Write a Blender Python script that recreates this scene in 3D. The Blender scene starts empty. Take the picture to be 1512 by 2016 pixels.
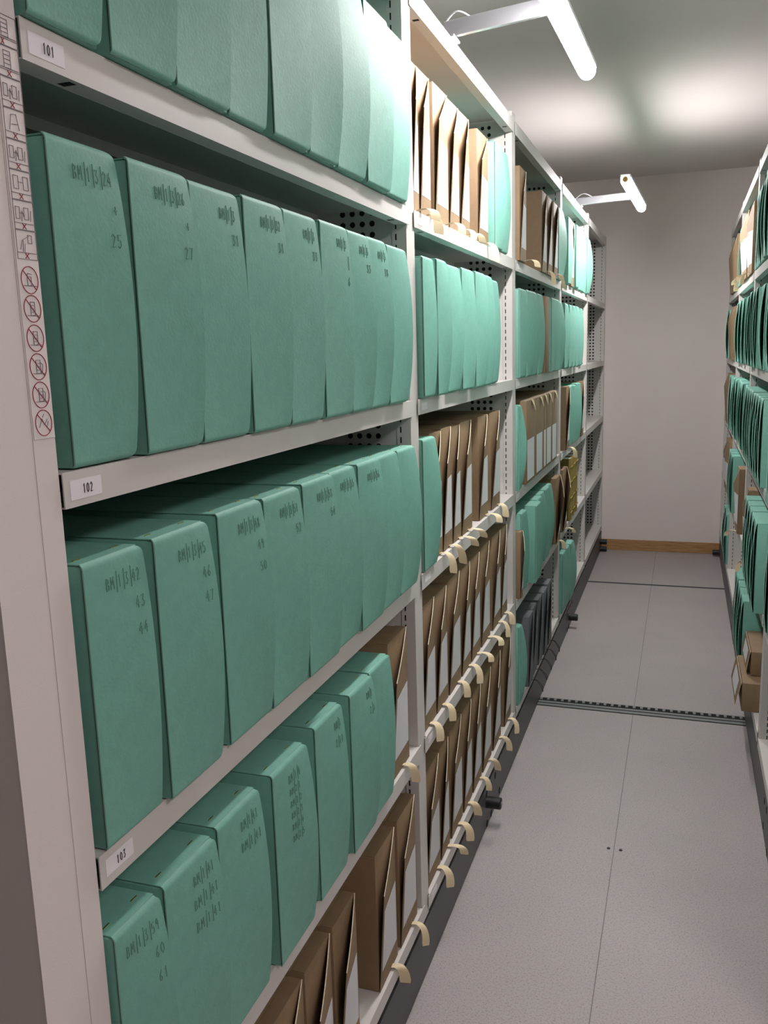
import bpy, bmesh, math, random
from mathutils import Vector, Matrix

# ------------------------------------------------------------------ camera
SC = bpy.context.scene
COL = SC.collection
YAW, PIT, ROLL, FPX = 0.3319, -0.1805, -0.0291, 1722.0
cy_, sy_, cp_, sp_ = math.cos(YAW), math.sin(YAW), math.cos(PIT), math.sin(PIT)
fw = Vector((-sy_ * cp_, cy_ * cp_, sp_))
rt = Vector((cy_, sy_, 0)); up = rt.cross(fw)
rt, up = rt * math.cos(ROLL) + up * math.sin(ROLL), up * math.cos(ROLL) - rt * math.sin(ROLL)
cam_d = bpy.data.cameras.new('camera'); cam = bpy.data.objects.new('camera', cam_d); COL.objects.link(cam)
m = Matrix((rt, up, -fw)).transposed().to_4x4(); m.translation = (0.5606, 0, 1.5214)
cam.matrix_world = m
cam_d.sensor_fit = 'VERTICAL'; cam_d.sensor_height = 24.0
cam_d.lens = FPX / 2016 * 24.0
cam_d.clip_start = 0.02
SC.camera = cam
# ------------------------------------------------------------------ world, lights, exposure
TUBE = 145.0
w = bpy.data.worlds.new('world'); SC.world = w; w.use_nodes = True
w.node_tree.nodes['Background'].inputs[0].default_value = (0.75, 0.72, 0.72, 1)
w.node_tree.nodes['Background'].inputs[1].default_value = 0.02
FILL_PANEL = 11.9          # brightness of the added, unseen fill panel beside the camera
SC.view_settings.view_transform = 'Standard'
SC.view_settings.look = 'None'
SC.view_settings.gamma = 1.0
SC.view_settings.use_curve_mapping = False
SC.view_settings.exposure = 0.0
SC.cycles.use_denoising = True
SC.cycles.max_bounces = 8
SC.cycles.diffuse_bounces = 3

# ------------------------------------------------------------------ materials
def s2l(c):
    return tuple(((x / 255) / 12.92 if x / 255 <= .04045 else (((x / 255) + .055) / 1.055) ** 2.4) for x in c)
def mat(name, rgb, rough=0.6, metal=0.0, noise=None, bump=None, emit=None, spec=None):
    mt = bpy.data.materials.new(name); mt.use_nodes = True
    nt = mt.node_tree; b = nt.nodes['Principled BSDF']
    c = s2l(rgb) + (1,)
    b.inputs['Base Color'].default_value = c
    b.inputs['Roughness'].default_value = rough; b.inputs['Metallic'].default_value = metal
    if spec is not None: b.inputs['Specular IOR Level'].default_value = spec
    tc = nt.nodes.new('ShaderNodeTexCoord')
    if noise:
        sc_, amt = noise
        n = nt.nodes.new('ShaderNodeTexNoise'); n.inputs['Scale'].default_value = sc_; n.inputs['Detail'].default_value = 4
        nt.links.new(tc.outputs['Object'], n.inputs['Vector'])
        r = nt.nodes.new('ShaderNodeValToRGB')
        r.color_ramp.elements[0].position = .3; r.color_ramp.elements[1].position = .7
        r.color_ramp.elements[0].color = tuple(v * (1 - amt) for v in c[:3]) + (1,)
        r.color_ramp.elements[1].color = tuple(min(1, v * (1 + amt)) for v in c[:3]) + (1,)
        nt.links.new(n.outputs['Fac'], r.inputs['Fac']); nt.links.new(r.outputs['Color'], b.inputs['Base Color'])
    if bump:
        sc_, st = bump
        n = nt.nodes.new('ShaderNodeTexNoise'); n.inputs['Scale'].default_value = sc_; n.inputs['Detail'].default_value = 3
        nt.links.new(tc.outputs['Object'], n.inputs['Vector'])
        bp = nt.nodes.new('ShaderNodeBump'); bp.inputs['Strength'].default_value = st; bp.inputs['Distance'].default_value = .001
        nt.links.new(n.outputs['Fac'], bp.inputs['Height']); nt.links.new(bp.outputs['Normal'], b.inputs['Normal'])
    if emit:
        b.inputs['Emission Color'].default_value = tuple(emit[0]) + (1,)
        b.inputs['Emission Strength'].default_value = emit[1]
    return mt
M = {
 'green': mat('green_card', (117, 173, 157), .62, noise=(60, .05), bump=(250, .25)),
 'green_pale': mat('green_card_edge', (150, 196, 180), .6),
 'kraft': mat('brown_card', (136, 112, 84), .7, noise=(40, .07), bump=(200, .3)),
 'card_core': mat('cream_card_edge', (226, 212, 184), .8),
 'dark': mat('charcoal_card', (98, 101, 104), .65, noise=(40, .08)),
 'olive': mat('olive_cloth', (150, 128, 62), .75, noise=(90, .12), bump=(400, .4)),
 'paper': mat('white_paper', (214, 214, 216), .8),
 'sticker': mat('sticker_paper', (235, 230, 234), .6),
 'tape': mat('cotton_tape', (226, 208, 172), .85, bump=(700, .5)),
 'cord': mat('black_cord', (18, 18, 20), .7),
 'metal': mat('painted_steel', (208, 203, 199), .42, bump=(600, .08)),
 'panel': mat('painted_panel', (226, 216, 213), .5, bump=(600, .1)),
 'hole': mat('dark_opening', (10, 11, 11), .9),
 'kick': mat('dark_plinth_and_shade', (74, 73, 74), .45, noise=(8, .05)),
 'black': mat('black_rubber', (20, 21, 23), .5),
 'brass': mat('brass_staple', (214, 190, 120), .3, 1.0),
 'pencil': mat('pencil_mark', (100, 146, 130), .8),
 'ink': mat('black_ink', (40, 38, 44), .7),
 'grey_ink': mat('grey_print', (140, 130, 138), .7),
 'seam': mat('seam_line', (120, 115, 114), .8),
 'panel_seam': mat('panel_fold', (190, 180, 178), .6),
 'sign_film': mat('sign_film', (232, 222, 219), .45),
 'night': mat('black_card', (34, 38, 38), .7),
 'red_ink': mat('red_print', (158, 40, 60), .6),
 'chrome': mat('brushed_aluminium', (222, 224, 230), .33, 1.0),
 'white_plastic': mat('white_plastic', (225, 225, 228), .4),
 'amber': mat('amber_end_cap', (224, 170, 96), .5),
 'tube': mat('lit_diffuser', (255, 255, 255), .4, emit=((1.0, .955, .96), TUBE)),
 'fill_panel_lit': mat('lit_fill_panel', (255, 255, 255), .5, emit=((1.0, .93, .93), FILL_PANEL)),
 'wall': mat('wall_paint', (232, 222, 218), .9, noise=(3, .015), bump=(120, .12)),
 'ceil': mat('ceiling_paint', (226, 218, 214), .95, noise=(2, .02)),
 'oak': mat('oak_board', (176, 134, 88), .5),
 'steel': mat('floor_rail_steel', (128, 132, 132), .4, .35),
}
def oak_grain():
    nt = M['oak'].node_tree; b = nt.nodes['Principled BSDF']
    tc = nt.nodes.new('ShaderNodeTexCoord'); mp = nt.nodes.new('ShaderNodeMapping'); mp.inputs['Scale'].default_value = (3, 30, 60)
    n = nt.nodes.new('ShaderNodeTexNoise'); n.inputs['Scale'].default_value = 3; n.inputs['Detail'].default_value = 6
    r = nt.nodes.new('ShaderNodeValToRGB'); r.color_ramp.elements[0].position = .3; r.color_ramp.elements[1].position = .7
    r.color_ramp.elements[0].color = s2l((150, 108, 66)) + (1,); r.color_ramp.elements[1].color = s2l((190, 148, 102)) + (1,)
    nt.links.new(tc.outputs['Object'], mp.inputs[0]); nt.links.new(mp.outputs[0], n.inputs['Vector'])
    nt.links.new(n.outputs['Fac'], r.inputs[0]); nt.links.new(r.outputs[0], b.inputs['Base Color'])
oak_grain()
def floor_mat():
    mt = bpy.data.materials.new('speckled_vinyl'); mt.use_nodes = True; nt = mt.node_tree; b = nt.nodes['Principled BSDF']
    b.inputs['Roughness'].default_value = .5
    tc = nt.nodes.new('ShaderNodeTexCoord')
    base = s2l((168, 161, 159))
    def ramp(fac, stops):
        r = nt.nodes.new('ShaderNodeValToRGB'); e = r.color_ramp.elements
        while len(e) < len(stops): e.new(.5)
        for k, (p_, c_) in enumerate(stops): e[k].position = p_; e[k].color = tuple(c_) + (1,)
        nt.links.new(fac, r.inputs[0]); return r.outputs[0]
    def noise(sc_, det=2):
        n = nt.nodes.new('ShaderNodeTexNoise'); n.inputs['Scale'].default_value = sc_; n.inputs['Detail'].default_value = det
        nt.links.new(tc.outputs['Object'], n.inputs['Vector']); return n.outputs['Fac']
    def mul(a, c_):
        x = nt.nodes.new('ShaderNodeMix'); x.data_type = 'RGBA'; x.blend_type = 'MULTIPLY'; x.inputs[0].default_value = 1
        nt.links.new(a, x.inputs[6]); nt.links.new(c_, x.inputs[7]); return x.outputs[2]
    big = ramp(noise(2.0, 3), [(.3, [v * .95 for v in base]), (.7, [min(1, v * 1.05) for v in base])])
    med = ramp(noise(230, 2), [(.30, (.70, .70, .70)), (.5, (.98, .98, .98)), (.70, (1.0, 1.0, 1.0))])
    v = nt.nodes.new('ShaderNodeTexVoronoi'); v.inputs['Scale'].default_value = 90
    nt.links.new(tc.outputs['Object'], v.inputs['Vector'])
    dots = ramp(v.outputs['Distance'], [(.0, (.42, .41, .42)), (.09, (.5, .49, .5)), (.13, (1, 1, 1))])
    mask = ramp(noise(22, 1), [(.46, (1, 1, 1)), (.56, (0, 0, 0))])
    x = nt.nodes.new('ShaderNodeMix'); x.data_type = 'RGBA'; x.inputs[7].default_value = (1, 1, 1, 1)
    nt.links.new(mask, x.inputs[0]); nt.links.new(dots, x.inputs[6])
    nt.links.new(mul(mul(big, med), x.outputs[2]), b.inputs['Base Color'])
    return mt
M['floor'] = floor_mat()

# ------------------------------------------------------------------ mesh helpers
class MB:
    def __init__(s): s.v = []; s.f = []; s.mi = []; s.mats = []
    def mid(s, key):
        if key not in s.mats: s.mats.append(key)
        return s.mats.index(key)
    def add(s, verts, faces, key):
        o = len(s.v); s.v += [tuple(p) for p in verts]; k = s.mid(key)
        for f_ in faces: s.f.append(tuple(i + o for i in f_)); s.mi.append(k)
    def box(s, x0, x1, y0, y1, z0, z1, key):
        if x0 > x1: x0, x1 = x1, x0
        if y0 > y1: y0, y1 = y1, y0
        vs = [(x, y, z) for x in (x0, x1) for y in (y0, y1) for z in (z0, z1)]
        s.add(vs, [(0, 1, 3, 2), (4, 6, 7, 5), (0, 4, 5, 1), (2, 3, 7, 6), (0, 2, 6, 4), (1, 5, 7, 3)], key)
    def obox(s, c, ax, ay, az, hx, hy, hz, key):      # oriented box
        c = Vector(c); vs = []
        for i in (-1, 1):
            for j in (-1, 1):
                for k in (-1, 1): vs.append(c + ax * i * hx + ay * j * hy + az * k * hz)
        s.add(vs, [(0, 1, 3, 2), (4, 6, 7, 5), (0, 4, 5, 1), (2, 3, 7, 6), (0, 2, 6, 4), (1, 5, 7, 3)], key)
    def sheet(s, P, nu, nv, th, key, edge=None):
        """P(i,j)->(point, normal); closed sheet of thickness th behind the front surface"""
        A = []; B = []
        for i in range(nu + 1):
            for j in range(nv + 1):
                p, n = P(i / nu, j / nv); A.append(Vector(p)); B.append(Vector(p) - Vector(n) * th)
        N = len(A); I = lambda i, j: i * (nv + 1) + j
        fr = []; bk = []; ed = []
        for i in range(nu):
            for j in range(nv):
                fr.append((I(i, j), I(i + 1, j), I(i + 1, j + 1), I(i, j + 1)))
                bk.append(tuple(N + q for q in (I(i, j), I(i, j + 1), I(i + 1, j + 1), I(i + 1, j))))
        for i in range(nu):
            for j in (0, nv):
                a, b_ = I(i, j), I(i + 1, j); ed.append((a, b_, N + b_, N + a))
        for j in range(nv):
            for i in (0, nu):
                a, b_ = I(i, j), I(i, j + 1); ed.append((a, b_, N + b_, N + a))
        o = len(s.v); s.v += [tuple(p) for p in A + B]
        k = s.mid(key); ke = s.mid(edge or key)
        for f_ in fr + bk: s.f.append(tuple(q + o for q in f_)); s.mi.append(k)
        for f_ in ed: s.f.append(tuple(q + o for q in f_)); s.mi.append(ke)
    def cyl(s, p0, p1, r0, r1, key, n=14, caps=True):
        p0 = Vector(p0); p1 = Vector(p1); d = (p1 - p0).normalized()
        a = d.orthogonal().normalized(); b_ = d.cross(a); vs = []
        for p, r in ((p0, r0), (p1, r1)):
            for k in range(n):
                t = 2 * math.pi * k / n; vs.append(p + a * math.cos(t) * r + b_ * math.sin(t) * r)
        fs = [(k, (k + 1) % n, n + (k + 1) % n, n + k) for k in range(n)]
        if caps: fs += [tuple(range(n))[::-1], tuple(range(n, 2 * n))]
        s.add(vs, fs, key)
    def tube(s, pts, r, key, n=7):
        pts = [Vector(p) for p in pts]; vs = []; L = len(pts)
        ref = Vector((.3, .2, 1)).normalized()
        for i, p in enumerate(pts):
            d = (pts[min(i + 1, L - 1)] - pts[max(i - 1, 0)]).normalized()
            a = d.cross(ref)
            if a.length < .05: a = d.orthogonal()
            a.normalize(); b_ = d.cross(a)
            for k in range(n):
                t = 2 * math.pi * k / n; vs.append(p + a * math.cos(t) * r + b_ * math.sin(t) * r)
        fs = [(i * n + k, i * n + (k + 1) % n, (i + 1) * n + (k + 1) % n, (i + 1) * n + k) for i in range(L - 1) for k in range(n)]
        fs += [tuple(range(n))[::-1], tuple(range((L - 1) * n, L * n))]
        s.add(vs, fs, key)
    def build(s, name, parent=None, smooth=False, bevel=0, loc=None):
        me = bpy.data.meshes.new(name); me.from_pydata(s.v, [], s.f)
        for k in s.mats: me.materials.append(M[k])
        me.polygons.foreach_set('material_index', s.mi)
        bm = bmesh.new(); bm.from_mesh(me)
        bmesh.ops.recalc_face_normals(bm, faces=bm.faces)
        if bevel:
            ed = [e for e in bm.edges if len(e.link_faces) == 2 and e.calc_face_angle(0) > .6]
            bmesh.ops.bevel(bm, geom=ed, offset=bevel, segments=2, affect='EDGES', profile=.5, clamp_overlap=True)
        bm.to_mesh(me); bm.free()
        if smooth:
            me.polygons.foreach_set('use_smooth', [True] * len(me.polygons))
            me.set_sharp_from_angle(angle=math.radians(smooth if smooth > 1 else 40))
        o = bpy.data.objects.new(name, me); COL.objects.link(o)
        if parent: o.parent = parent
        if loc: o.location = loc
        return o
def thing(name, label, cat, loc=(0, 0, 0), rz=0, group=None):
    o = bpy.data.objects.new(name, None); COL.objects.link(o); o.empty_display_size = .05
    o.location = loc; o.rotation_euler = (0, 0, rz); o['label'] = label; o['category'] = cat
    if group: o['group'] = group
    return o
def struct(mb, name, **k):
    o = mb.build(name, **k); o['kind'] = 'structure'; return o

# stroke lettering, each glyph in a unit cell (x right, y up)
G = {'0': [[(.5, 1), (.15, .75), (.15, .25), (.5, 0), (.85, .25), (.85, .75), (.5, 1)]],
 '1': [[(.35, .8), (.55, 1), (.5, 0)]], '2': [[(.15, .8), (.5, 1), (.85, .75), (.15, 0), (.9, .05)]],
 '3': [[(.15, .95), (.8, 1), (.45, .58), (.85, .3), (.5, 0), (.12, .1)]],
 '4': [[(.6, 1), (.1, .35), (.95, .38)], [(.68, .7), (.6, 0)]],
 '5': [[(.85, 1), (.25, .97), (.2, .55), (.7, .6), (.8, .2), (.45, 0), (.1, .1)]],
 '6': [[(.75, 1), (.25, .5), (.2, .15), (.5, 0), (.8, .25), (.5, .5), (.2, .3)]],
 '7': [[(.1, .95), (.9, 1), (.4, 0)]], '8': [[(.5, .55), (.2, .8), (.5, 1), (.8, .8), (.2, .2), (.5, 0), (.8, .2), (.5, .55)]],
 '9': [[(.8, .7), (.4, .55), (.2, .8), (.55, 1), (.8, .7), (.6, 0)]],
 'B': [[(.15, 0), (.2, 1), (.7, .9), (.65, .6), (.2, .52), (.8, .4), (.75, .1), (.15, 0)]],
 'M': [[(.05, 0), (.15, 1), (.5, .4), (.85, 1), (.95, 0)]],
 '/': [[(.6, 1.35), (.4, -.35)]], '+': [[(.5, .8), (.5, .2)], [(.2, .5), (.8, .5)]]}
def strokes(text, x, y, h, wd, adv=None):
    out = []; adv = adv or wd * 1.35
    for c in text:
        if c in G:
            for ln in G[c]: out.append([(x + px * wd, y + py * h) for px, py in ln])
        x += adv * (.6 if c == '/' else 1)
    return out
def draw_strokes(mb, lines, surf, r, key):
    """surf(a,b) -> (point, normal)"""
    for ln in lines:
        for (a0, b0), (a1, b1) in zip(ln[:-1], ln[1:]):
            p0, n0 = surf(a0, b0); p1, _ = surf(a1, b1)
            p0 = Vector(p0); p1 = Vector(p1); n0 = Vector(n0)
            d = p1 - p0
            if d.length < 1e-6: continue
            d.normalize(); t = n0.cross(d)
            if t.length < 1e-6: continue
            t.normalize()
            mb.obox((p0 + p1) / 2 + n0 * .0003, d, t, n0, (Vector(p1) - Vector(p0)).length / 2 + r * .5, r, .00025, key)

# ------------------------------------------------------------------ room
XR = 0.838           # aisle face of the right-hand rack
YW = 6.69            # far wall
ZC = 2.68
def slab(x0, x1, y0, y1, z0, z1, key, name):
    mb = MB(); mb.box(x0, x1, y0, y1, z0, z1, key); return struct(mb, name)
slab(-2.2, 3.0, -3.2, YW + .1, -.1, 0, 'floor', 'floor')
slab(-2.2, 3.0, -3.2, YW + .1, ZC, ZC + .1, 'ceil', 'ceiling')
slab(-2.2, 3.0, YW, YW + .1, 0, ZC, 'wall', 'wall_back')
slab(-2.3, -2.2, -3.2, YW + .1, 0, ZC, 'wall', 'wall_left')
slab(3.0, 3.1, -3.2, YW + .1, 0, ZC, 'wall', 'wall_right')
slab(-2.3, 3.1, -3.3, -3.2, 0, ZC, 'wall', 'wall_front')
mb = MB(); mb.box(-2.2, 3.0, YW - .016, YW, 0, .072, 'oak'); mb.box(-2.2, 3.0, YW - .011, YW, .072, .08, 'oak')
struct(mb, 'baseboard_back', bevel=.002)
mb = MB(); mb.box(.399, .4012, -3.2, YW - .02, 0, .0006, 'seam'); struct(mb, 'trim_1')          # welded floor seam
# rails across the aisle, flush with the floor
def rail(name, y, toothed, label):
    t = thing(name, label, 'floor rail', (0, y, 0))
    b = MB()
    if toothed:
        b.box(-.4, 1.25, -.045, .045, 0, .0015, 'steel')
        b.box(-.4, 1.25, -.018, -.012, 0, .0022, 'hole'); b.box(-.4, 1.25, -.047, -.043, 0, .0022, 'hole')
        b.box(-.4, 1.25, .008, .040, 0, .0018, 'hole')
        b.build('rail_plate', t)
        c = MB()
        n = 54
        for k in range(n):
            x = -.39 + k * .0302
            c.box(x, x + .011, .013, .036, .0018, .005, 'steel')
        c.build('toothed_strip', t)
    else:
        b.box(-.4, 1.25, -.014, .014, 0, .0015, 'steel'); b.box(-.4, 1.25, -.006, .006, .0015, .0025, 'hole')
        b.build('rail_plate', t)
rail('floor_track', 3.635, True, 'toothed steel drive track crossing the grey floor in mid aisle')
rail('floor_track', 5.70, False, 'thin steel rail crossing the grey floor near the back wall')
for x in (.384, .420):
    b = MB(); b.cyl((0, 0, 0), (0, 0, .0025), .0052, .0045, 'black', 12)
    o = b.build('floor_screw'); o.location = (x, 2.54, 0)
    o['label'] = 'left dark screw head set in the grey floor' if x < .4 else 'right dark screw head set in the grey floor'
    o['category'] = 'screw'; o['group'] = 'pair of screws in the floor'

# ------------------------------------------------------------------ mobile racks
SH = [2.262, 1.818, 1.417, 1.017, .616, .200]      # shelf top levels, canopy first
LIP = [.042, .035, .035, .038, .038, .034]
Y0, BW, PW = 0.68, 1.2, 0.058                      # first bay start, pitch, upright width
DEP = .40
def rack(left):
    if left: X = lambda v: v
    else: X = lambda v: XR - v
    nb = range(0, 5) if left else range(1, 5)
    lab = ('light grey steel mobile shelving rack with dark plinth, left of the aisle' if left
           else 'light grey steel mobile shelving rack on the right of the aisle')
    R = thing('shelving_rack', lab, 'shelving', (X(0), Y0 + (0 if left else BW), 0))
    off = Vector(R.location)
    def put(mb, name, parent=R, **k):
        mb.v = [(a - off.x, b - off.y, c - off.z) for a, b, c in mb.v]
        return mb.build(name, parent, **k)
    ups = []
    for k in range(nb[0], 6):
        ya = Y0 + BW * k - PW; yb = Y0 + BW * k
        if k == 0: ya = Y0 - .006
        b = MB()
        zt = 2.285
        # folded front face, then the two side sheets
        b.box(X(0), X(-.0015), ya, yb, .152, zt, 'metal')
        b.box(X(-.0016), X(-.032), yb - .0015, yb, .152, zt, 'metal')
        b.box(X(-.0016), X(-DEP), yb - .0035, yb - .002, .152, zt, 'metal')
        if k > 0:
            b.box(X(-.0016), X(-.032), ya, ya + .0015, .152, zt, 'metal')
            b.box(X(-.0016), X(-DEP), ya + .002, ya + .0035, .152, zt, 'metal')
        up_ = put(b, 'upright')
        # slots and round perforations of the side sheets
        for yy, s in ((ya, -1), (yb, 1)):
            if k == 0 and s < 0: continue
            if k == 5 and s > 0: continue
            if k == nb[0] and s < 0: continue
            q = MB(); q2 = MB()
            z = .20
            while z < 2.25:
                ys = yy + s * .0002
                q.box(X(-.0215), X(-.0245), ys, ys + s * .0004, z, z + .013, 'hole')
                z += .0225
            z = .215
            ny = yy - s * .002 + s * .0004
            while z < 2.25:
                for xh in (-.076, -.098, -.120, -.142):
                    vs = [(X(xh + .0062 * math.cos(a)), ny, z + .0062 * math.sin(a)) for a in [i * math.pi / 5 for i in range(10)]]
                    q2.add(vs, [tuple(range(10))], 'hole')
                z += .0225
            put(q, 'slot_column', up_)
            put(q2, 'round_perforations', up_)
    for k in nb:
        ya = Y0 + BW * k + .001; yb = Y0 + BW * (k + 1) - PW - .001
        for n, (zt, lh) in enumerate(zip(SH, LIP)):
            b = MB()
            f = .004                                # lip stands just proud of the uprights
            b.box(X(f - .0016), X(-DEP + .01), ya, yb, zt - .0015, zt - .0001, 'metal')
            b.box(X(f), X(f - .0015), ya - (.012 if k else 0), yb + .012, zt - lh, zt, 'metal')
            b.box(X(f - .0016), X(f - .0244), ya, yb, zt - lh + .0001, zt - lh + .0015, 'metal')
            b.box(X(f - .0245), X(f - .026), ya, yb, zt - lh, zt - lh + .012, 'metal')
            b.box(X(-.2), X(-.23), ya, yb, zt - .018, zt - .0015, 'metal')
            for yy in (ya + .075, yb - .075):
                b.box(X(f - .006), X(f - .020), yy - .005, yy + .005, zt - lh - .0003, zt - lh, 'hole')
            sh = put(b, 'shelf')
            if left:
                def sticker(y0, y1, z0, z1, txt=None, hgt=.012, sl=0):
                    q = MB()
                    q.box(f, f + .0004, y0, y1, z0, z1, 'sticker')
                    st = put(q, 'shelf_label', sh, bevel=0)
                    if txt:
                        q = MB()
                        draw_strokes(q, strokes(txt, y0 + (y1 - y0) * .38, (z0 + z1) / 2 - hgt / 2, hgt, hgt * .42, hgt * .62),
                                     lambda a, c: ((f + .0006, a, c), (1, 0, 0)), .0003, 'ink')
                        put(q, 'handwritten_number', st)
                if k == 0 and 1 <= n <= 3:
                    txt = {1: '101', 2: '102', 3: '103'}[n]
                    sticker(.690, .738, zt - .028, zt - .009, txt, .009)
                elif k in (1, 2, 3) and n >= 1:
                    sticker(ya + .012, ya + .060, zt - .026, zt - .010)
    b = MB()
    yA, yB = (Y0 - .03 if left else Y0 + BW - PW), Y0 + BW * 5
    b.box(X(-DEP), X(-DEP + .0015), yA, yB, .152, 2.26, 'kick')  # dark colour stands in for the deep shade inside the shelves
    put(b, 'shaded_back_panel')
    b = MB()
    b.box(X(0), X(-DEP), yA, yB, .004, .142, 'kick')
    b.box(X(-.012), X(-DEP), yA, yB, .142, .156, 'hole')
    kp = put(b, 'plinth')
    q = MB()
    for yc in (2.76, 4.82):
        for dy, zz in ((0, .110), (-.068, .114), (-.138, .117), (-.205, .117), (0, .026), (-.135, .013), (-.2, .012)):
            q.cyl((X(-.001), yc + dy, zz), (X(.0006), yc + dy, zz), .012, .012, 'hole', 14)
    put(q, 'bolt_holes', kp)
    for yc, zz in (((2.56, .088), (4.70, .060), (6.60, .075), (6.60, .02)) if left else ((6.60, .03),)):
        q = MB(); q.cyl((X(0), yc, zz), (X(.045), yc, zz), .019, .019, 'black', 18); q.cyl((X(.045), yc, zz), (X(.047), yc, zz), .019, .016, 'black', 18)
        bu = put(q, 'bumper', kp, smooth=40)
        q = MB(); q.cyl((X(.047), yc, zz), (X(.049), yc, zz), .007, .007, 'grey_ink', 12); put(q, 'bumper_screw', bu)
    if left:
        # end panel wrapping the near end of the rack, with a folded seam
        b = MB()
        b.box(.0001, -.62, .588, .592, .03, 2.30, 'panel')
        b.box(.002, .0002, .5878, Y0 - .002, .03, 2.30, 'panel')
        ep = put(b, 'end_panel')
        q = MB(); q.box(.0024, .0020, .6475, .6481, .03, 2.30, 'panel_seam')
        q.v = [(a, c, d) for a, c, d in q.v]; put(q, 'panel_seam', ep)
        q = MB(); q.box(.0022, .0028, .6495, .6775, 1.452, 2.05, 'sign_film')
        sg = put(q, 'safety_sign', ep)
        pic = MB(); red = MB(); YC = .6635
        sf = lambda a, c: ((.0029, a, c), (1, 0, 0))
        rect = lambda a0, c0, a1, c1: [(a0, c0), (a1, c0), (a1, c1), (a0, c1), (a0, c0)]
        for i in range(8):
            z0 = 1.612 + i * .0252
            L = [rect(.6515, z0, .6765, z0 + .0245), [(.6515, z0 + .0055), (.6765, z0 + .0055)]]
            if i == 0: L += [[(.656, z0 + .008), (.659, z0 + .016), (.663, z0 + .018), (.668, z0 + .02)], rect(.666, z0 + .014, .671, z0 + .021), [(.661, z0 + .006), (.662, z0 + .013)], [(.659, z0 + .006), (.660, z0 + .016)]]
            elif i in (1, 3, 5): L += [rect(.654, z0 + .009, .659, z0 + .019), rect(.6645, z0 + .009, .670, z0 + .019), [(.659, z0 + .014), (.6645, z0 + .014)], [(.661, z0 + .007), (.662, z0 + .016), (.664, z0 + .011)], [(.672, z0 + .008), (.673, z0 + .017)]]
            elif i == 2: L += [rect(.655, z0 + .009, .661, z0 + .020), rect(.667, z0 + .009, .673, z0 + .020), [(.661, z0 + .015), (.667, z0 + .015)]]
            elif i == 4: L += [[(.657, z0 + .007), (.660, z0 + .02), (.666, z0 + .021), (.669, z0 + .008)], [(.66, z0 + .012), (.668, z0 + .013)]]
            else: L += [rect(.658, z0 + .007, .666, z0 + .021)] + [[(.658, z0 + .007 + j * .0035), (.666, z0 + .007 + j * .0035)] for j in (1, 2, 3)] + [[(.6535, z0 + .007), (.6755, z0 + .007)]]
            draw_strokes(pic, L, sf, .00014, 'grey_ink')
            if i < 7: draw_strokes(red, [[(YC - .0022, z0 + .0008), (YC + .0022, z0 + .005)], [(YC - .0022, z0 + .005), (YC + .0022, z0 + .0008)]], sf, .00025, 'red_ink')
            else: draw_strokes(red, [[(YC - .006, z0 + .0008), (YC - .003, z0 + .005)], [(YC - .006, z0 + .005), (YC - .003, z0 + .0008)]], sf, .00025, 'red_ink')
        for i, zc in enumerate((1.594, 1.569, 1.543, 1.5175, 1.492, 1.4665)):
            ring = [(YC + .0108 * math.cos(a), zc + .0118 * math.sin(a)) for a in [j * math.pi / 14 for j in range(29)]]
            draw_strokes(red, [ring, [(YC - .0077, zc + .0083), (YC + .0077, zc - .0083)]], sf, .00030, 'red_ink')
            if i == 0: L = [rect(YC - .003, zc - .005, YC + .002, zc + .003), [(YC - .003, zc + .003), (YC - .002, zc + .006), (YC + .003, zc + .005)], [(YC - .008, zc - .005), (YC + .009, zc - .005)]]
            elif i == 5: L = [[(YC - .006, zc - .004), (YC - .002, zc + .004), (YC + .001, zc - .002), (YC + .005, zc + .003)], [(YC + .004, zc - .004), (YC + .006, zc + .001)], [(YC - .001, zc + .005), (YC + .001, zc + .008)]]
            else:
                L = [rect(YC - .0025, zc - .006, YC + .003, zc + .006)] + [[(YC - .0025, zc - .006 + j * .003), (YC + .003, zc - .006 + j * .003)] for j in (1, 2, 3)] + [[(YC - .007, zc - .006), (YC + .008, zc - .006)]]
                if i >= 3: L += [[(YC + .005, zc - .005), (YC + .006, zc + .002), (YC + .003, zc + .004)]]
            draw_strokes(pic, L, sf, .00018, 'grey_ink')
        # the printed marks sit on the sign: one mesh
        allm = MB()
        for src in (pic, red):
            o = len(allm.v); allm.v += src.v
            for fc, mi in zip(src.f, src.mi): allm.f.append(tuple(i + o for i in fc)); allm.mi.append(allm.mid(src.mats[mi]))
        allm.v = [(a - off.x, c - off.y, d - off.z) for a, c, d in allm.v]
        me_o = allm.build('printed_pictograms', sg)
        bpy.data.objects[me_o.name].parent = ep      # sign and its print are both on the end panel
    return R
rack(True); rack(False)

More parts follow.
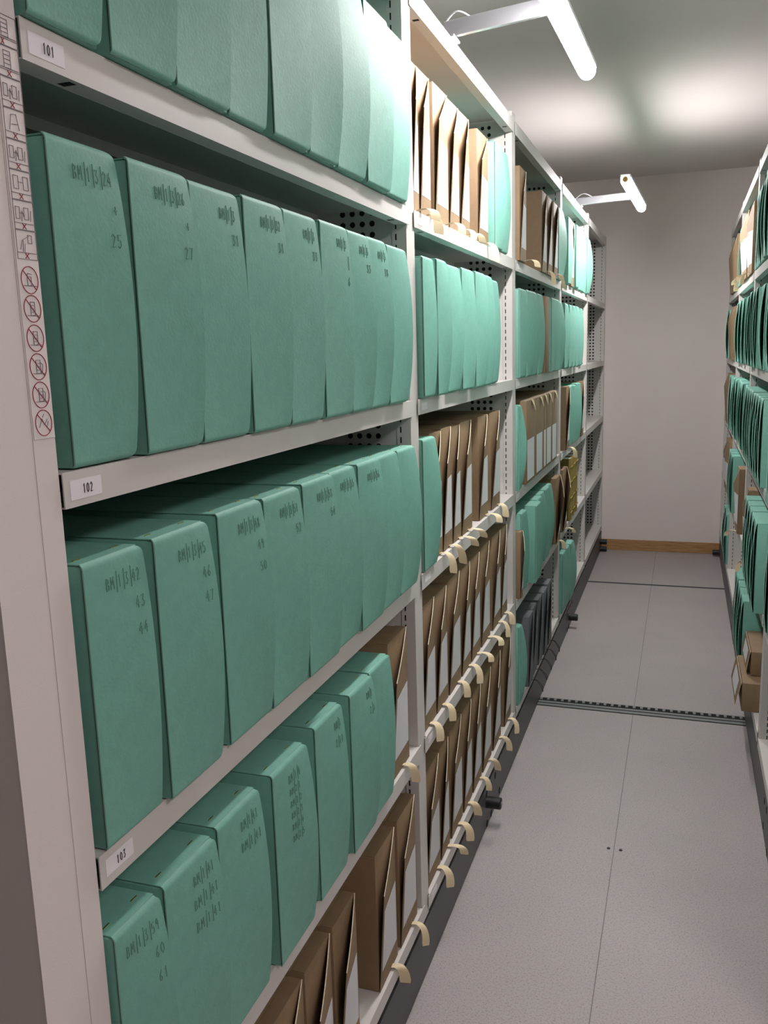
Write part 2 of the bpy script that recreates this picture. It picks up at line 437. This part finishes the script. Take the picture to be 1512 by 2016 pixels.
# ------------------------------------------------------------------ lamps on the rack top
def lamp(yc, xt, ya, zt, label, cap):
    L = thing('aisle_lamp', label, 'lamp', (0, ya, 2.285), 0, 'lamps on arms over the aisle')
    a = MB()
    d = Vector((xt, 0, zt + .018)).normalized(); n = Vector((-d.z, 0, d.x))
    a.obox(Vector((xt / 2, 0, (zt + .018) / 2 + .004)), d, Vector((0, 1, 0)), n, xt / 2 + .02, .006, .019, 'chrome')
    a.box(-.05, .012, -.03, .03, -.0225, -.016, 'chrome')
    a.build('arm', L, bevel=.0015)
    c = MB()
    pts = []
    for i in range(22):
        t = i / 21; pts.append((-.06 + t * (xt * .45), .035 - .03 * t + .012 * math.sin(t * 7), .0 + .035 * math.sin(t * math.pi) + .018 * t))
    c.tube(pts, .0022, 'white_plastic'); c.build('cable', L, smooth=60)
    # housing over the diffuser
    half = .475; rot = .033
    u = Vector((math.sin(rot), math.cos(rot), 0)); s = Vector((u.y, -u.x, 0)); ctr = Vector((xt, yc - ya, zt))
    R = .0245
    h = MB(); h.obox(ctr + Vector((0, 0, .017)), u, s, Vector((0, 0, 1)), half - .006, R * .985, .008, 'white_plastic')
    h.build('housing', L, bevel=.003)
    g = MB(); N = 24; rings = []
    prof = [(-half, .35), (-half + .008, .72), (-half + .022, .95), (-half + .04, 1), (half - .04, 1), (half - .022, .95), (half - .008, .72), (half, .35)]
    vs = []
    for p, k in prof:
        for i in range(N):
            t = 2 * math.pi * i / N
            z = math.sin(t) * R * k
            vs.append(ctr + u * p + s * math.cos(t) * R * k + Vector((0, 0, min(z, .010))))
    fs = [(r * N + i, r * N + (i + 1) % N, (r + 1) * N + (i + 1) % N, (r + 1) * N + i) for r in range(len(prof) - 1) for i in range(N)]
    fs += [tuple(range(N)), tuple(range((len(prof) - 1) * N, len(prof) * N))]
    g.add(vs, fs, 'tube'); g.build('tube_diffuser', L, smooth=50)
    e = MB(); e.cyl(ctr - u * (half - .002), ctr - u * (half + .007), .014, .010, 'amber' if cap else 'white_plastic', 16)
    e.cyl(ctr + u * (half - .002), ctr + u * (half + .004), .012, .009, 'white_plastic', 16)
    e.build('end_caps', L)
lamp(2.262, .258, 2.24, .003, 'long bright lamp on a silver arm above the second left bay', False)
lamp(4.875, .288, 5.02, -.008, 'small distant bright lamp on a thin arm near the back wall', True)

cl = thing('added_fill_light', 'added rectangular white fill panel, unseen, above the open end of the aisle', 'light', (1.75, .15, ZC))  # added light source, out of view, placed to brighten the end panel
b = MB()
for x0, x1, y0, y1 in ((-.32, -.30, -.62, .62), (.30, .32, -.62, .62), (-.30, .30, -.62, -.60), (-.30, .30, .60, .62)): b.box(x0, x1, y0, y1, -.062, 0, 'white_plastic')
b.build('frame', cl)
b = MB(); b.box(-.30, .30, -.60, .60, -.058, -.052, 'fill_panel_lit'); b.build('diffuser', cl)
# ------------------------------------------------------------------ archive boxes
rnd = random.Random(7)
ORD = ['first', 'second', 'third', 'fourth', 'fifth', 'sixth', 'seventh', 'eighth', 'ninth', 'tenth', 'eleventh']
def flap_surface(W, H, bulge):
    def x(u, v): return .0025 + bulge * (max(u, 0) ** 1.15) * (max(0, math.sin(math.pi * min(max(v, 0), 1))) ** .8)
    def P(u, v):
        e = .004
        p = Vector((x(u, v), u * W, .002 + v * (H - .003)))
        du = Vector((x(min(u + e, 1), v) - x(max(u - e, 0), v), (min(u + e, 1) - max(u - e, 0)) * W, 0))
        dv = Vector((x(u, min(v + e, 1)) - x(u, max(v - e, 0)), 0, (min(v + e, 1) - max(v - e, 0)) * (H - .003)))
        n = du.cross(dv).normalized()
        return p, n
    return P
def green_box(T, W, H, D, bulge, note=None, staples=True, key='green'):
    W2 = W - .004
    b = MB(); b.box(-D, -.0005, .001, W2, .0008, H - .0035, key); b.build('box_body', T, bevel=.0025, smooth=35)
    b = MB(); b.box(-D + .004, -.0035, .0018, W2 - .001, H - .0035, H - .0016, key); b.build('lid_top', T, bevel=.0007)
    P = flap_surface(W2, H, bulge)
    # flap with a rolled top edge and rounded free corners
    def Q(u, v):
        vv = v
        p, n = P(u, vv)
        r = .010
        y = p.y
        dz = min(p.z - .002, (H - .001) - p.z)
        if dz < r and u > .5:
            cut = r - math.sqrt(max(0, r * r - (r - dz) ** 2))
            y = min(y, W2 - cut * 1.0)
        p = Vector((p.x, y, p.z))
        roll = .006
        if (H - .001) - p.z < roll:
            t = 1 - ((H - .001) - p.z) / roll
            p.x -= .0035 * t * t
        if p.z - .002 < .004:
            t = 1 - (p.z - .002) / .004; p.x -= .002 * t * t
        return p, n
    vs = [0, .004, .009, .015, .022, .032] + [.06 + .88 * i / 14 for i in range(15)] + [.968, .978, .985, .991, .996, 1]
    nv = len(vs) - 1
    b = MB(); b.sheet(lambda i, j: Q(i, vs[round(j * nv)]), 10, nv, .0016, key, 'green_pale' if key == 'green' else key)
    fl = b.build('front_flap', T, smooth=35)
    if staples:
        b = MB()
        for f_ in (.18, .8):
            b.obox((-.019, W2 * f_, H - .0012), Vector((0, 1, 0)), Vector((1, 0, 0)), Vector((0, 0, 1)), .0055, .0006, .0005, 'brass')
        b.build('staples', T)
    if note:
        b = MB(); h = .013
        zt = H - .036
        for i, ln in enumerate(note):
            hh = h if i == 0 or len(note) < 6 else .010
            wd = hh * (.48 if i else .42)
            tw = sum(wd * 1.35 * (.6 if c == '/' else 1) for c in ln)
            a0 = W2 * (.93 if i else .90) - tw if len(note) < 6 else W2 * .4
            ls = strokes(ln, a0, zt - i * (.030 if len(note) < 4 else .019), hh, wd)
            draw_strokes(b, ls, lambda a, c: (P(a / W2, c / H)[0] + P(a / W2, c / H)[1] * .0002, P(a / W2, c / H)[1]), .00042, 'pencil')
        nt_ = b.build('pencil_reference', fl)
def fold_edge(b, P, core):
    # pale card core showing along the sloping cut top edge
    pts = [P(i / 8, 1)[0] + Vector((-.0006, 0, .0002)) for i in range(9)]
    for p, q in zip(pts[:-1], pts[1:]):
        d = (q - p).normalized(); t = Vector((1, 0, 0)); n = d.cross(t).normalized()
        b.obox((p + q) / 2, d, t, n, (q - p).length / 2 + .0003, .0008, .0007, core)
def kraft_box(T, W, H, D, opening, label=True, tape=True, seed=0, key='kraft', core='card_core'):
    r = random.Random(seed)
    W2 = W - .002
    b = MB(); b.box(-D, 0, .001, W2, .0008, H - .002, key); b.build('box_body', T, bevel=.0015, smooth=35)
    b = MB(); b.box(-.024, -.0004, .002, W2 - .001, H - .002, H - .0006, key); b.build('lid_top', T)
    cutv = .73
    def P(u, v):
        top = cutv + (1 - cutv) * (u ** 1.0)         # sloping top edge
        z = v * top
        x = .0015 + opening * (1 - u) * (.06 + .94 * z)
        n = Vector((1, opening / max(W2, .01) * z, 0)).normalized()
        return Vector((x, .001 + u * (W2 - .001), .001 + z * (H - .003))), n
    b = MB(); b.sheet(P, 6, 14, .0012, key); fold_edge(b, P, core); fl = b.build('front_flap', T, smooth=35)
    if label:
        v0, v1 = .14, .60
        def L(u, v):
            uu = .07 + .88 * u; z = v0 + (v1 - v0) * v
            top = cutv + (1 - cutv) * uu
            p, n = P(uu, z / top); return p + n * .0005, n
        b = MB(); b.sheet(L, 4, 6, .0003, 'paper'); b.build('paper_label', fl)
    if tape and key == 'kraft': tape_tie(T, W2, r)
def tape_tie(T, W, r, top=None, right=False):
    b = MB()
    wd = r.uniform(.016, .022)
    y0 = W * r.uniform(.45, .8)
    style = r.choice([0, 1, 2])
    reach = (.036, .030, .046)[style]; drop = (.055, .045, .025)[style]
    yaw = r.uniform(-.5, .9)
    pts = []; ws = []
    z0 = .004 if top is None else top
    n = 14
    for i in range(n + 1):
        t = i / n
        x = -.004 + (reach + .004) * math.sin(min(1, t * 1.15) * math.pi / 2)
        z = z0 + .006 * math.sin(t * math.pi) - drop * max(0, t - .25) ** 1.6 * 1.4
        y = y0 + .018 * math.sin(yaw) * t * t
        tw = min(1, t * 1.5) * (.9 + .5 * yaw)
        wdir = Vector((math.sin(tw), math.cos(tw), (.5 - t) * .5 * math.sin(tw)))
        wdir.normalize()
        ww = wd * (.62 + .62 * t) * (1 if t < .95 else .85)
        pts.append((Vector((x, y, z)), wdir, ww))
    def P(u, v):
        p, wv, ww = pts[round(u * n)]
        q = p + wv * (v - .5) * ww
        return q, Vector((.3, -.4, 1)).normalized() if u < .4 else Vector((.5, -1, .2)).normalized()
    b.sheet(P, n, 2, .0009, 'tape')
    b.build('cotton_tape', T, smooth=60)
def cord_tie(T, W, r):
    b = MB(); y0 = W * .6; pts = []
    k = r.uniform(.2, 1.6)
    for i in range(25):
        t = i / 24; a = t * 2 * math.pi
        lp = math.sin(a) * .008
        d = math.sin(t * math.pi)
        pts.append((-.002 + .045 * min(1, d * 1.2), y0 + lp * 1.5 * d + k * .03 * d, .006 - .06 * max(0, d - .35) ** 1.3 * 1.6))
    b.tube(pts, .0011, 'cord', 6); b.build('tie_cord', T, smooth=60)
def closed_box(T, W, H, D, labels, seed):
    r = random.Random(seed)
    b = MB(); b.box(-D, 0, .001, W - .002, .0008, H, 'kraft'); b.build('box_body', T, bevel=.0018, smooth=35)
    if labels:
        b = MB(); b.box(.0002, .0008, W * .08, W * .80, .012, .165, 'paper'); b.build('paper_label', T)
        b = MB()
        y = W * .62
        b.add([(.001, y - .022, H - .004), (.001, y + .018, H - .004), (.012, y + .006, H - .045), (-.002, y - .022, H + .0008), (-.002, y + .018, H + .0008)],
              [(0, 1, 2), (0, 3, 4, 1)], 'tape')
        b.add([(.0022, y - .022, H - .004), (.0022, y + .018, H - .004), (.0135, y + .006, H - .045)], [(0, 2, 1)], 'tape')
        b.build('tape_tab', T)
def ledger(T, W, H, D):
    # cloth-bound volume, spine outwards
    b = MB()
    N = 10
    def P(u, v):
        a = (u - .5) * math.pi
        n = Vector((math.cos(a), math.sin(a), 0)).normalized()
        return Vector((.012 * math.cos(a) - .012, W / 2 + (W / 2 - .002) * math.sin(a), v * H)), Vector((1, 0, 0))
    b.sheet(P, N, 2, .003, 'olive'); b.build('spine', T, smooth=50)
    b = MB(); b.box(-D, -.010, .002, .005, 0, H, 'olive'); b.box(-D, -.010, W - .005, W - .002, 0, H, 'olive'); b.build('covers', T)
    b = MB(); b.box(-D + .006, -.012, .005, W - .005, .004, H - .004, 'paper'); b.build('page_block', T)
    b = MB()
    for z in (.12, .36, .62, .86):
        b.box(-.001, .0025, W * .12, W * .88, z * H - .002, z * H + .002, 'olive')
    b.build('raised_bands', T)

BAYL = ['nearest left bay', 'second left bay', 'third left bay', 'fourth left bay', 'far empty left bay']
BAYR = {1: 'right rack bay nearest camera', 2: 'third right bay from wall', 3: 'second right bay from wall', 4: 'right bay nearest wall'}
SHN = {1: 'top', 2: 'second', 3: 'third', 4: 'fourth', 5: 'bottom'}
def place(side, bay, s, items, notes=None):
    """items: (kind, y0, y1) from the near end"""
    z = SH[s] + .0003
    for i, it in enumerate(items):
        k, y0, y1 = it[:3]; opt = it[3] if len(it) > 3 else {}
        W = y1 - y0
        H = opt.get('H', .31 + rnd.uniform(-.002, .003)); D = .355
        far = not (side == 'L' and bay == 0)
        xf = opt.get('x', .012 + (rnd.uniform(-.008, .010) if far and k == 'g' else rnd.uniform(-.003, .004)))
        if side == 'L': loc = (xf, y0, z + opt.get('dz', 0)); rz = 0; bn = BAYL[bay]
        else: loc = (XR - xf, y1, z + opt.get('dz', 0)); rz = math.pi; bn = BAYR[bay]
        what = {'g': 'green card archive box', 'k': 'brown card archive box', 'f': 'brown box with paper label',
                'd': 'charcoal box tied with cord' if side == 'L' else 'plain black box', 'o': 'olive cloth ledger', 'b': 'narrow plain brown box'}[k]
        if len(items) == 1: where = 'alone on'
        else: where = '%s from near end,' % ORD[i]
        lab = '%s, %s %s shelf, %s' % (what, where, SHN[s], bn)
        grp = {'g': 'green archive boxes', 'k': 'brown archive boxes', 'f': 'brown labelled boxes', 'd': 'charcoal boxes',
               'o': 'olive ledgers', 'b': 'brown archive boxes'}[k] + ' on the %s shelf of the %s' % (SHN[s], bn)
        nm = {'g': 'archive_box', 'k': 'archive_box', 'f': 'archive_box', 'd': 'archive_box', 'o': 'ledger', 'b': 'archive_box'}[k]
        T = thing(nm, lab, 'book' if k == 'o' else 'box', loc, rz, grp)
        if k == 'g' and far and i: T.rotation_euler[2] += rnd.uniform(-.004, .004)
        seed = bay * 100 + s * 10 + i + (500 if side == 'R' else 0)
        near = side == 'L' and bay <= 1
        if k == 'g': green_box(T, W, H, D, opt.get('b', rnd.uniform(.009, .016)), (notes or {}).get(i), near)
        elif k == 'd':
            kraft_box(T, W, H * .92, D, .02, False, False, seed, *(('dark', 'dark') if side == 'L' else ('night', 'night')))
            if side == 'L': cord_tie(T, W, random.Random(seed))
        elif k == 'k': kraft_box(T, W, H, D, opt.get('o', rnd.uniform(.019, .027)), opt.get('lab', True), opt.get('tape', True), seed)
        elif k == 'f': closed_box(T, W, H, D, True, seed)
        elif k == 'b': closed_box(T, W, H, D, False, seed)
        elif k == 'o': ledger(T, W, opt.get('H', .33), D * .8)
g = lambda ys, k='g', w=.115: [(k, a, a + w) for a in ys]
# nearest bay
place('L', 0, 1, [('g', .684, .788), ('g', .80, .918), ('g', .920, 1.043), ('g', 1.046, 1.150), ('g', 1.165, 1.287), ('g', 1.290, 1.403), ('g', 1.408, 1.536), ('g', 1.545, 1.672), ('g', 1.676, 1.795)])
place('L', 0, 2, [('g', .702, .806, {'x': .001}), ('g', .817, .932, {'x': .009}), ('g', .935, 1.052), ('g', 1.063, 1.180), ('g', 1.184, 1.300), ('g', 1.314, 1.430), ('g', 1.436, 1.536), ('g', 1.540, 1.638), ('g', 1.646, 1.765)],
      {0: ['BM/1/3/24', '+', '25'], 1: ['BM/1/3/26', '+', '27'], 2: ['BM/1/3', '31'], 3: ['BM/1/3/32', '31'], 4: ['BM/1/3', '33'], 5: ['BM/1/3', '/', '6'], 6: ['BM/1/3', '33'], 7: ['BM/1/3', '38']})
place('L', 0, 3, [('g', .692, .795, {'x': .006}), ('g', .803, .919), ('g', .949, 1.069), ('g', 1.073, 1.192), ('g', 1.200, 1.322), ('g', 1.326, 1.436), ('g', 1.439, 1.554), ('g', 1.557, 1.675), ('g', 1.679, 1.795, {'b': .016})],
      {0: ['BM/1/3/42', '43', '44'], 1: ['BM/1/3/45', '46', '47'], 2: ['BM/1/3/48', '49', '50'], 3: ['BM/1/3/51', '52'], 4: ['BM/1/3/53', '54'], 5: ['BM/1/3/55'], 6: ['BM/1/3/56']})
place('L', 0, 4, [('g', .684, .769), ('g', .776, .894), ('g', .901, 1.018), ('g', 1.050, 1.171), ('g', 1.214, 1.330), ('g', 1.362, 1.476), ('g', 1.479, 1.597), ('k', 1.640, 1.770, {'x': -.006})],
      {0: ['BM/1/3/59', '60', '61'], 1: ['BM/1/41', 'BM/1/41', 'BM/1/41'], 2: ['BM/1/41', 'BM/1/41'], 3: ['BM/1/4', 'BM/2/1', 'BM/2/2', 'BM/2/3', 'BM/2/4', 'BM/2/5'], 4: ['BM/1', '2/11'], 5: ['BM/1', '2/1']})
place('L', 0, 5, [('k', 0.700, 0.810, {'x': -.006, 'o': 0.024}), ('k', 0.815, 0.925, {'x': -.006, 'o': 0.024}), ('k', 0.930, 1.040, {'x': -.006, 'o': 0.024}), ('k', 1.046, 1.160, {'x': -.006, 'o': 0.024}), ('k', 1.170, 1.280, {'x': -.006, 'o': 0.032}), ('k', 1.292, 1.406, {'x': -.006, 'o': 0.032}), ('k', 1.522, 1.648, {'x': -.006, 'o': 0.023}), ('k', 1.668, 1.800, {'x': -.006, 'o': 0.021})])
# second bay
place('L', 1, 1, [('k', 1.887, 1.946, {'x': -.008}), ('k', 1.951, 2.044, {'x': -.008}), ('k', 2.075, 2.205, {'x': -.008}), ('k', 2.209, 2.316, {'x': -.008}), ('k', 2.322, 2.434, {'x': -.008}), ('k', 2.536, 2.675, {'x': -.008}), ('g', 2.69, 2.792), ('g', 2.796, 2.905)])
place('L', 1, 2, [('g', 1.885, 1.968), ('g', 1.972, 2.055), ('g', 2.10, 2.22), ('g', 2.225, 2.345), ('g', 2.364, 2.480), ('g', 2.484, 2.59), ('g', 2.60, 2.735)])
place('L', 1, 3, [('g', 1.885, 1.985, {'x': .006}), ('k', 1.990, 2.096, {'x': -.008}), ('k', 2.099, 2.196, {'x': -.008}), ('k', 2.200, 2.291, {'x': -.008}), ('k', 2.298, 2.426, {'x': -.008}), ('k', 2.515, 2.644, {'x': -.008}), ('k', 2.691, 2.831, {'x': -.008})])
place('L', 1, 4, [('k', 1.887, 2.008, {'x': -.008}), ('k', 2.012, 2.127, {'x': -.008}), ('k', 2.137, 2.270, {'x': -.008}), ('k', 2.277, 2.391, {'x': -.008}), ('k', 2.397, 2.517, {'x': -.008}), ('k', 2.532, 2.662, {'x': -.008}), ('k', 2.699, 2.834, {'x': -.008}), ('k', 2.838, 2.950, {'x': -.008})])
place('L', 1, 5, [('k', 1.887, 2.022, {'x': -.008}), ('k', 2.027, 2.118, {'x': -.008}), ('k', 2.134, 2.267, {'x': -.008}), ('k', 2.277, 2.389, {'x': -.008}), ('k', 2.397, 2.519, {'x': -.008}), ('k', 2.533, 2.668, {'x': -.008}), ('k', 2.691, 2.826, {'x': -.008}), ('k', 2.888, 3.012, {'x': -.008})])
# third bay
place('L', 2, 1, [('k', 3.095, 3.22), ('k', 3.60, 3.73), ('k', 3.75, 3.885), ('k', 3.905, 4.04), ('g', 4.055, 4.175, {'b': .022})])
place('L', 2, 2, [('g', 3.105, 3.222), ('g', 3.23, 3.337), ('g', 3.345, 3.455), ('g', 3.46, 3.56), ('b', 3.665, 3.785), ('g', 3.812, 3.925, {'x': .02}), ('g', 3.93, 4.04, {'x': .02}), ('g', 4.06, 4.175, {'b': .02})])
place('L', 2, 3, [('g', 3.086, 3.128, {'b': .022, 'x': .008}), ('f', 3.24, 3.455, {'x': .012, 'H': .312}), ('f', 3.46, 3.66, {'x': .012, 'H': .312}), ('f', 3.665, 3.735, {'x': .012, 'H': .312}), ('f', 3.74, 3.90, {'x': .012, 'H': .312}), ('f', 3.905, 4.07, {'x': .012, 'H': .312})])
place('L', 2, 4, [('k', 3.086, 3.136, {'H': .25, 'o': .02, 'tape': False}), ('g', 3.14, 3.25, {'x': .008}), ('g', 3.315, 3.44, {'x': .034, 'b': .008}), ('g', 3.445, 3.56, {'x': .018}), ('g', 3.565, 3.68, {'x': .008, 'b': .018}), ('g', 3.685, 3.80, {'x': .014, 'b': .008}), ('g', 3.805, 3.92, {'x': .004, 'b': .018}), ('k', 4.02, 4.17, {'o': .05})])
place('L', 2, 5, [('g', 3.086, 3.142, {'b': .022, 'x': .008}), ('d', 3.28, 3.39), ('d', 3.40, 3.51), ('d', 3.53, 3.64), ('d', 3.66, 3.77), ('d', 3.79, 3.90)])
# fourth bay
place('L', 3, 1, [('g', 4.35, 4.47), ('k', 4.52, 4.64, {'tape': False}), ('g', 4.66, 4.775), ('g', 4.78, 4.89), ('g', 4.90, 5.01), ('g', 5.02, 5.13), ('g', 5.14, 5.25), ('g', 5.26, 5.375, {'b': .02})])
place('L', 3, 2, [('g', 4.35, 4.46), ('g', 4.465, 4.575), ('g', 4.58, 4.69), ('g', 4.72, 4.83), ('g', 4.86, 4.97), ('g', 4.975, 5.085)])
place('L', 3, 3, [('k', 4.37, 4.50), ('g', 4.54, 4.65), ('g', 4.655, 4.765), ('g', 4.77, 4.88), ('g', 4.885, 4.995), ('k', 5.05, 5.18, {'tape': False})])
place('L', 3, 4, [('k', 4.31, 4.47, {'o': .05}), ('o', 4.60, 4.72), ('o', 4.73, 4.85), ('o', 4.86, 4.98)])
place('L', 3, 5, [('g', 4.29, 4.40), ('g', 4.41, 4.52), ('g', 4.53, 4.65, {'b': .02})])
# right-hand rack
def run(a, n, k='g', w=.112, gap=.006, **o): return [(k, a + i * (w + gap), a + i * (w + gap) + w, dict(o)) for i in range(n)]
place('R', 1, 1, run(2.04, 8)); place('R', 1, 2, run(2.04, 8)); place('R', 1, 3, run(2.04, 8)); place('R', 1, 4, run(2.04, 8))
place('R', 1, 5, run(2.40, 5, 'd', x=-.03))
place('R', 2, 1, run(3.12, 9)); place('R', 2, 2, run(3.10, 9)); place('R', 2, 3, run(3.27, 8, x=.018))
place('R', 2, 4, run(3.085, 5, x=.033) + run(3.80, 1, 'k'))
place('R', 2, 5, run(3.61, 5, x=.028))
def lying_box(y0, z, xf, L_, H, Wd, label, sag):
    # flat brown box on its side along the shelf, front flap hanging open over the aisle
    T = thing('archive_box', label, 'box', (XR - xf, y0, z), 0, 'pair of stacked brown boxes on the right rack')
    b = MB(); b.box(0, Wd, 0, L_, 0, H, 'kraft'); b.build('box_body', T, bevel=.003, smooth=35)
    b = MB()
    def P(u, v):
        q = Vector((-.002 - sag * v ** .8, .004 + u * (L_ - .008), H - .002 - (H * .80) * v))
        return q, Vector((-1, 0, -.2)).normalized()
    b.sheet(P, 4, 8, -.0014, 'kraft', 'card_core'); fl = b.build('front_flap', T)
    b = MB()
    def Q(u, v):
        p, n = P(.2 + .6 * u, .15 + .7 * v); return p + Vector((-.0022, 0, 0)), n
    b.sheet(Q, 3, 5, .0003, 'paper'); b.build('paper_label', fl)
lying_box(3.245, SH[5] + .0005, .045, .31, .108, .30, 'brown box lying flat on bottom right shelf, lower of two stacked', .018)
lying_box(3.325, SH[5] + .110, .014, .26, .092, .30, 'brown box lying on top of another flat brown box, bottom right shelf', .012)
place('R', 3, 1, run(4.30, 5, 'k', w=.13, gap=.01) + run(5.02, 3))
place('R', 3, 2, run(4.42, 8)); place('R', 3, 3, run(4.33, 9)); place('R', 3, 4, run(4.42, 1, 'k', w=.14) + run(4.97, 3, x=.02))
place('R', 4, 1, run(5.52, 5, 'k', w=.13, lab=False, tape=False)); place('R', 4, 2, run(5.52, 3, 'k', w=.13, lab=False, tape=False) + run(5.96, 3))
place('R', 4, 3, run(5.52, 2) + run(5.78, 3, 'k', w=.13, lab=False, tape=False)); place('R', 4, 4, run(5.62, 2, 'k', w=.16, tape=False))
place('R', 4, 5, run(5.52, 3))
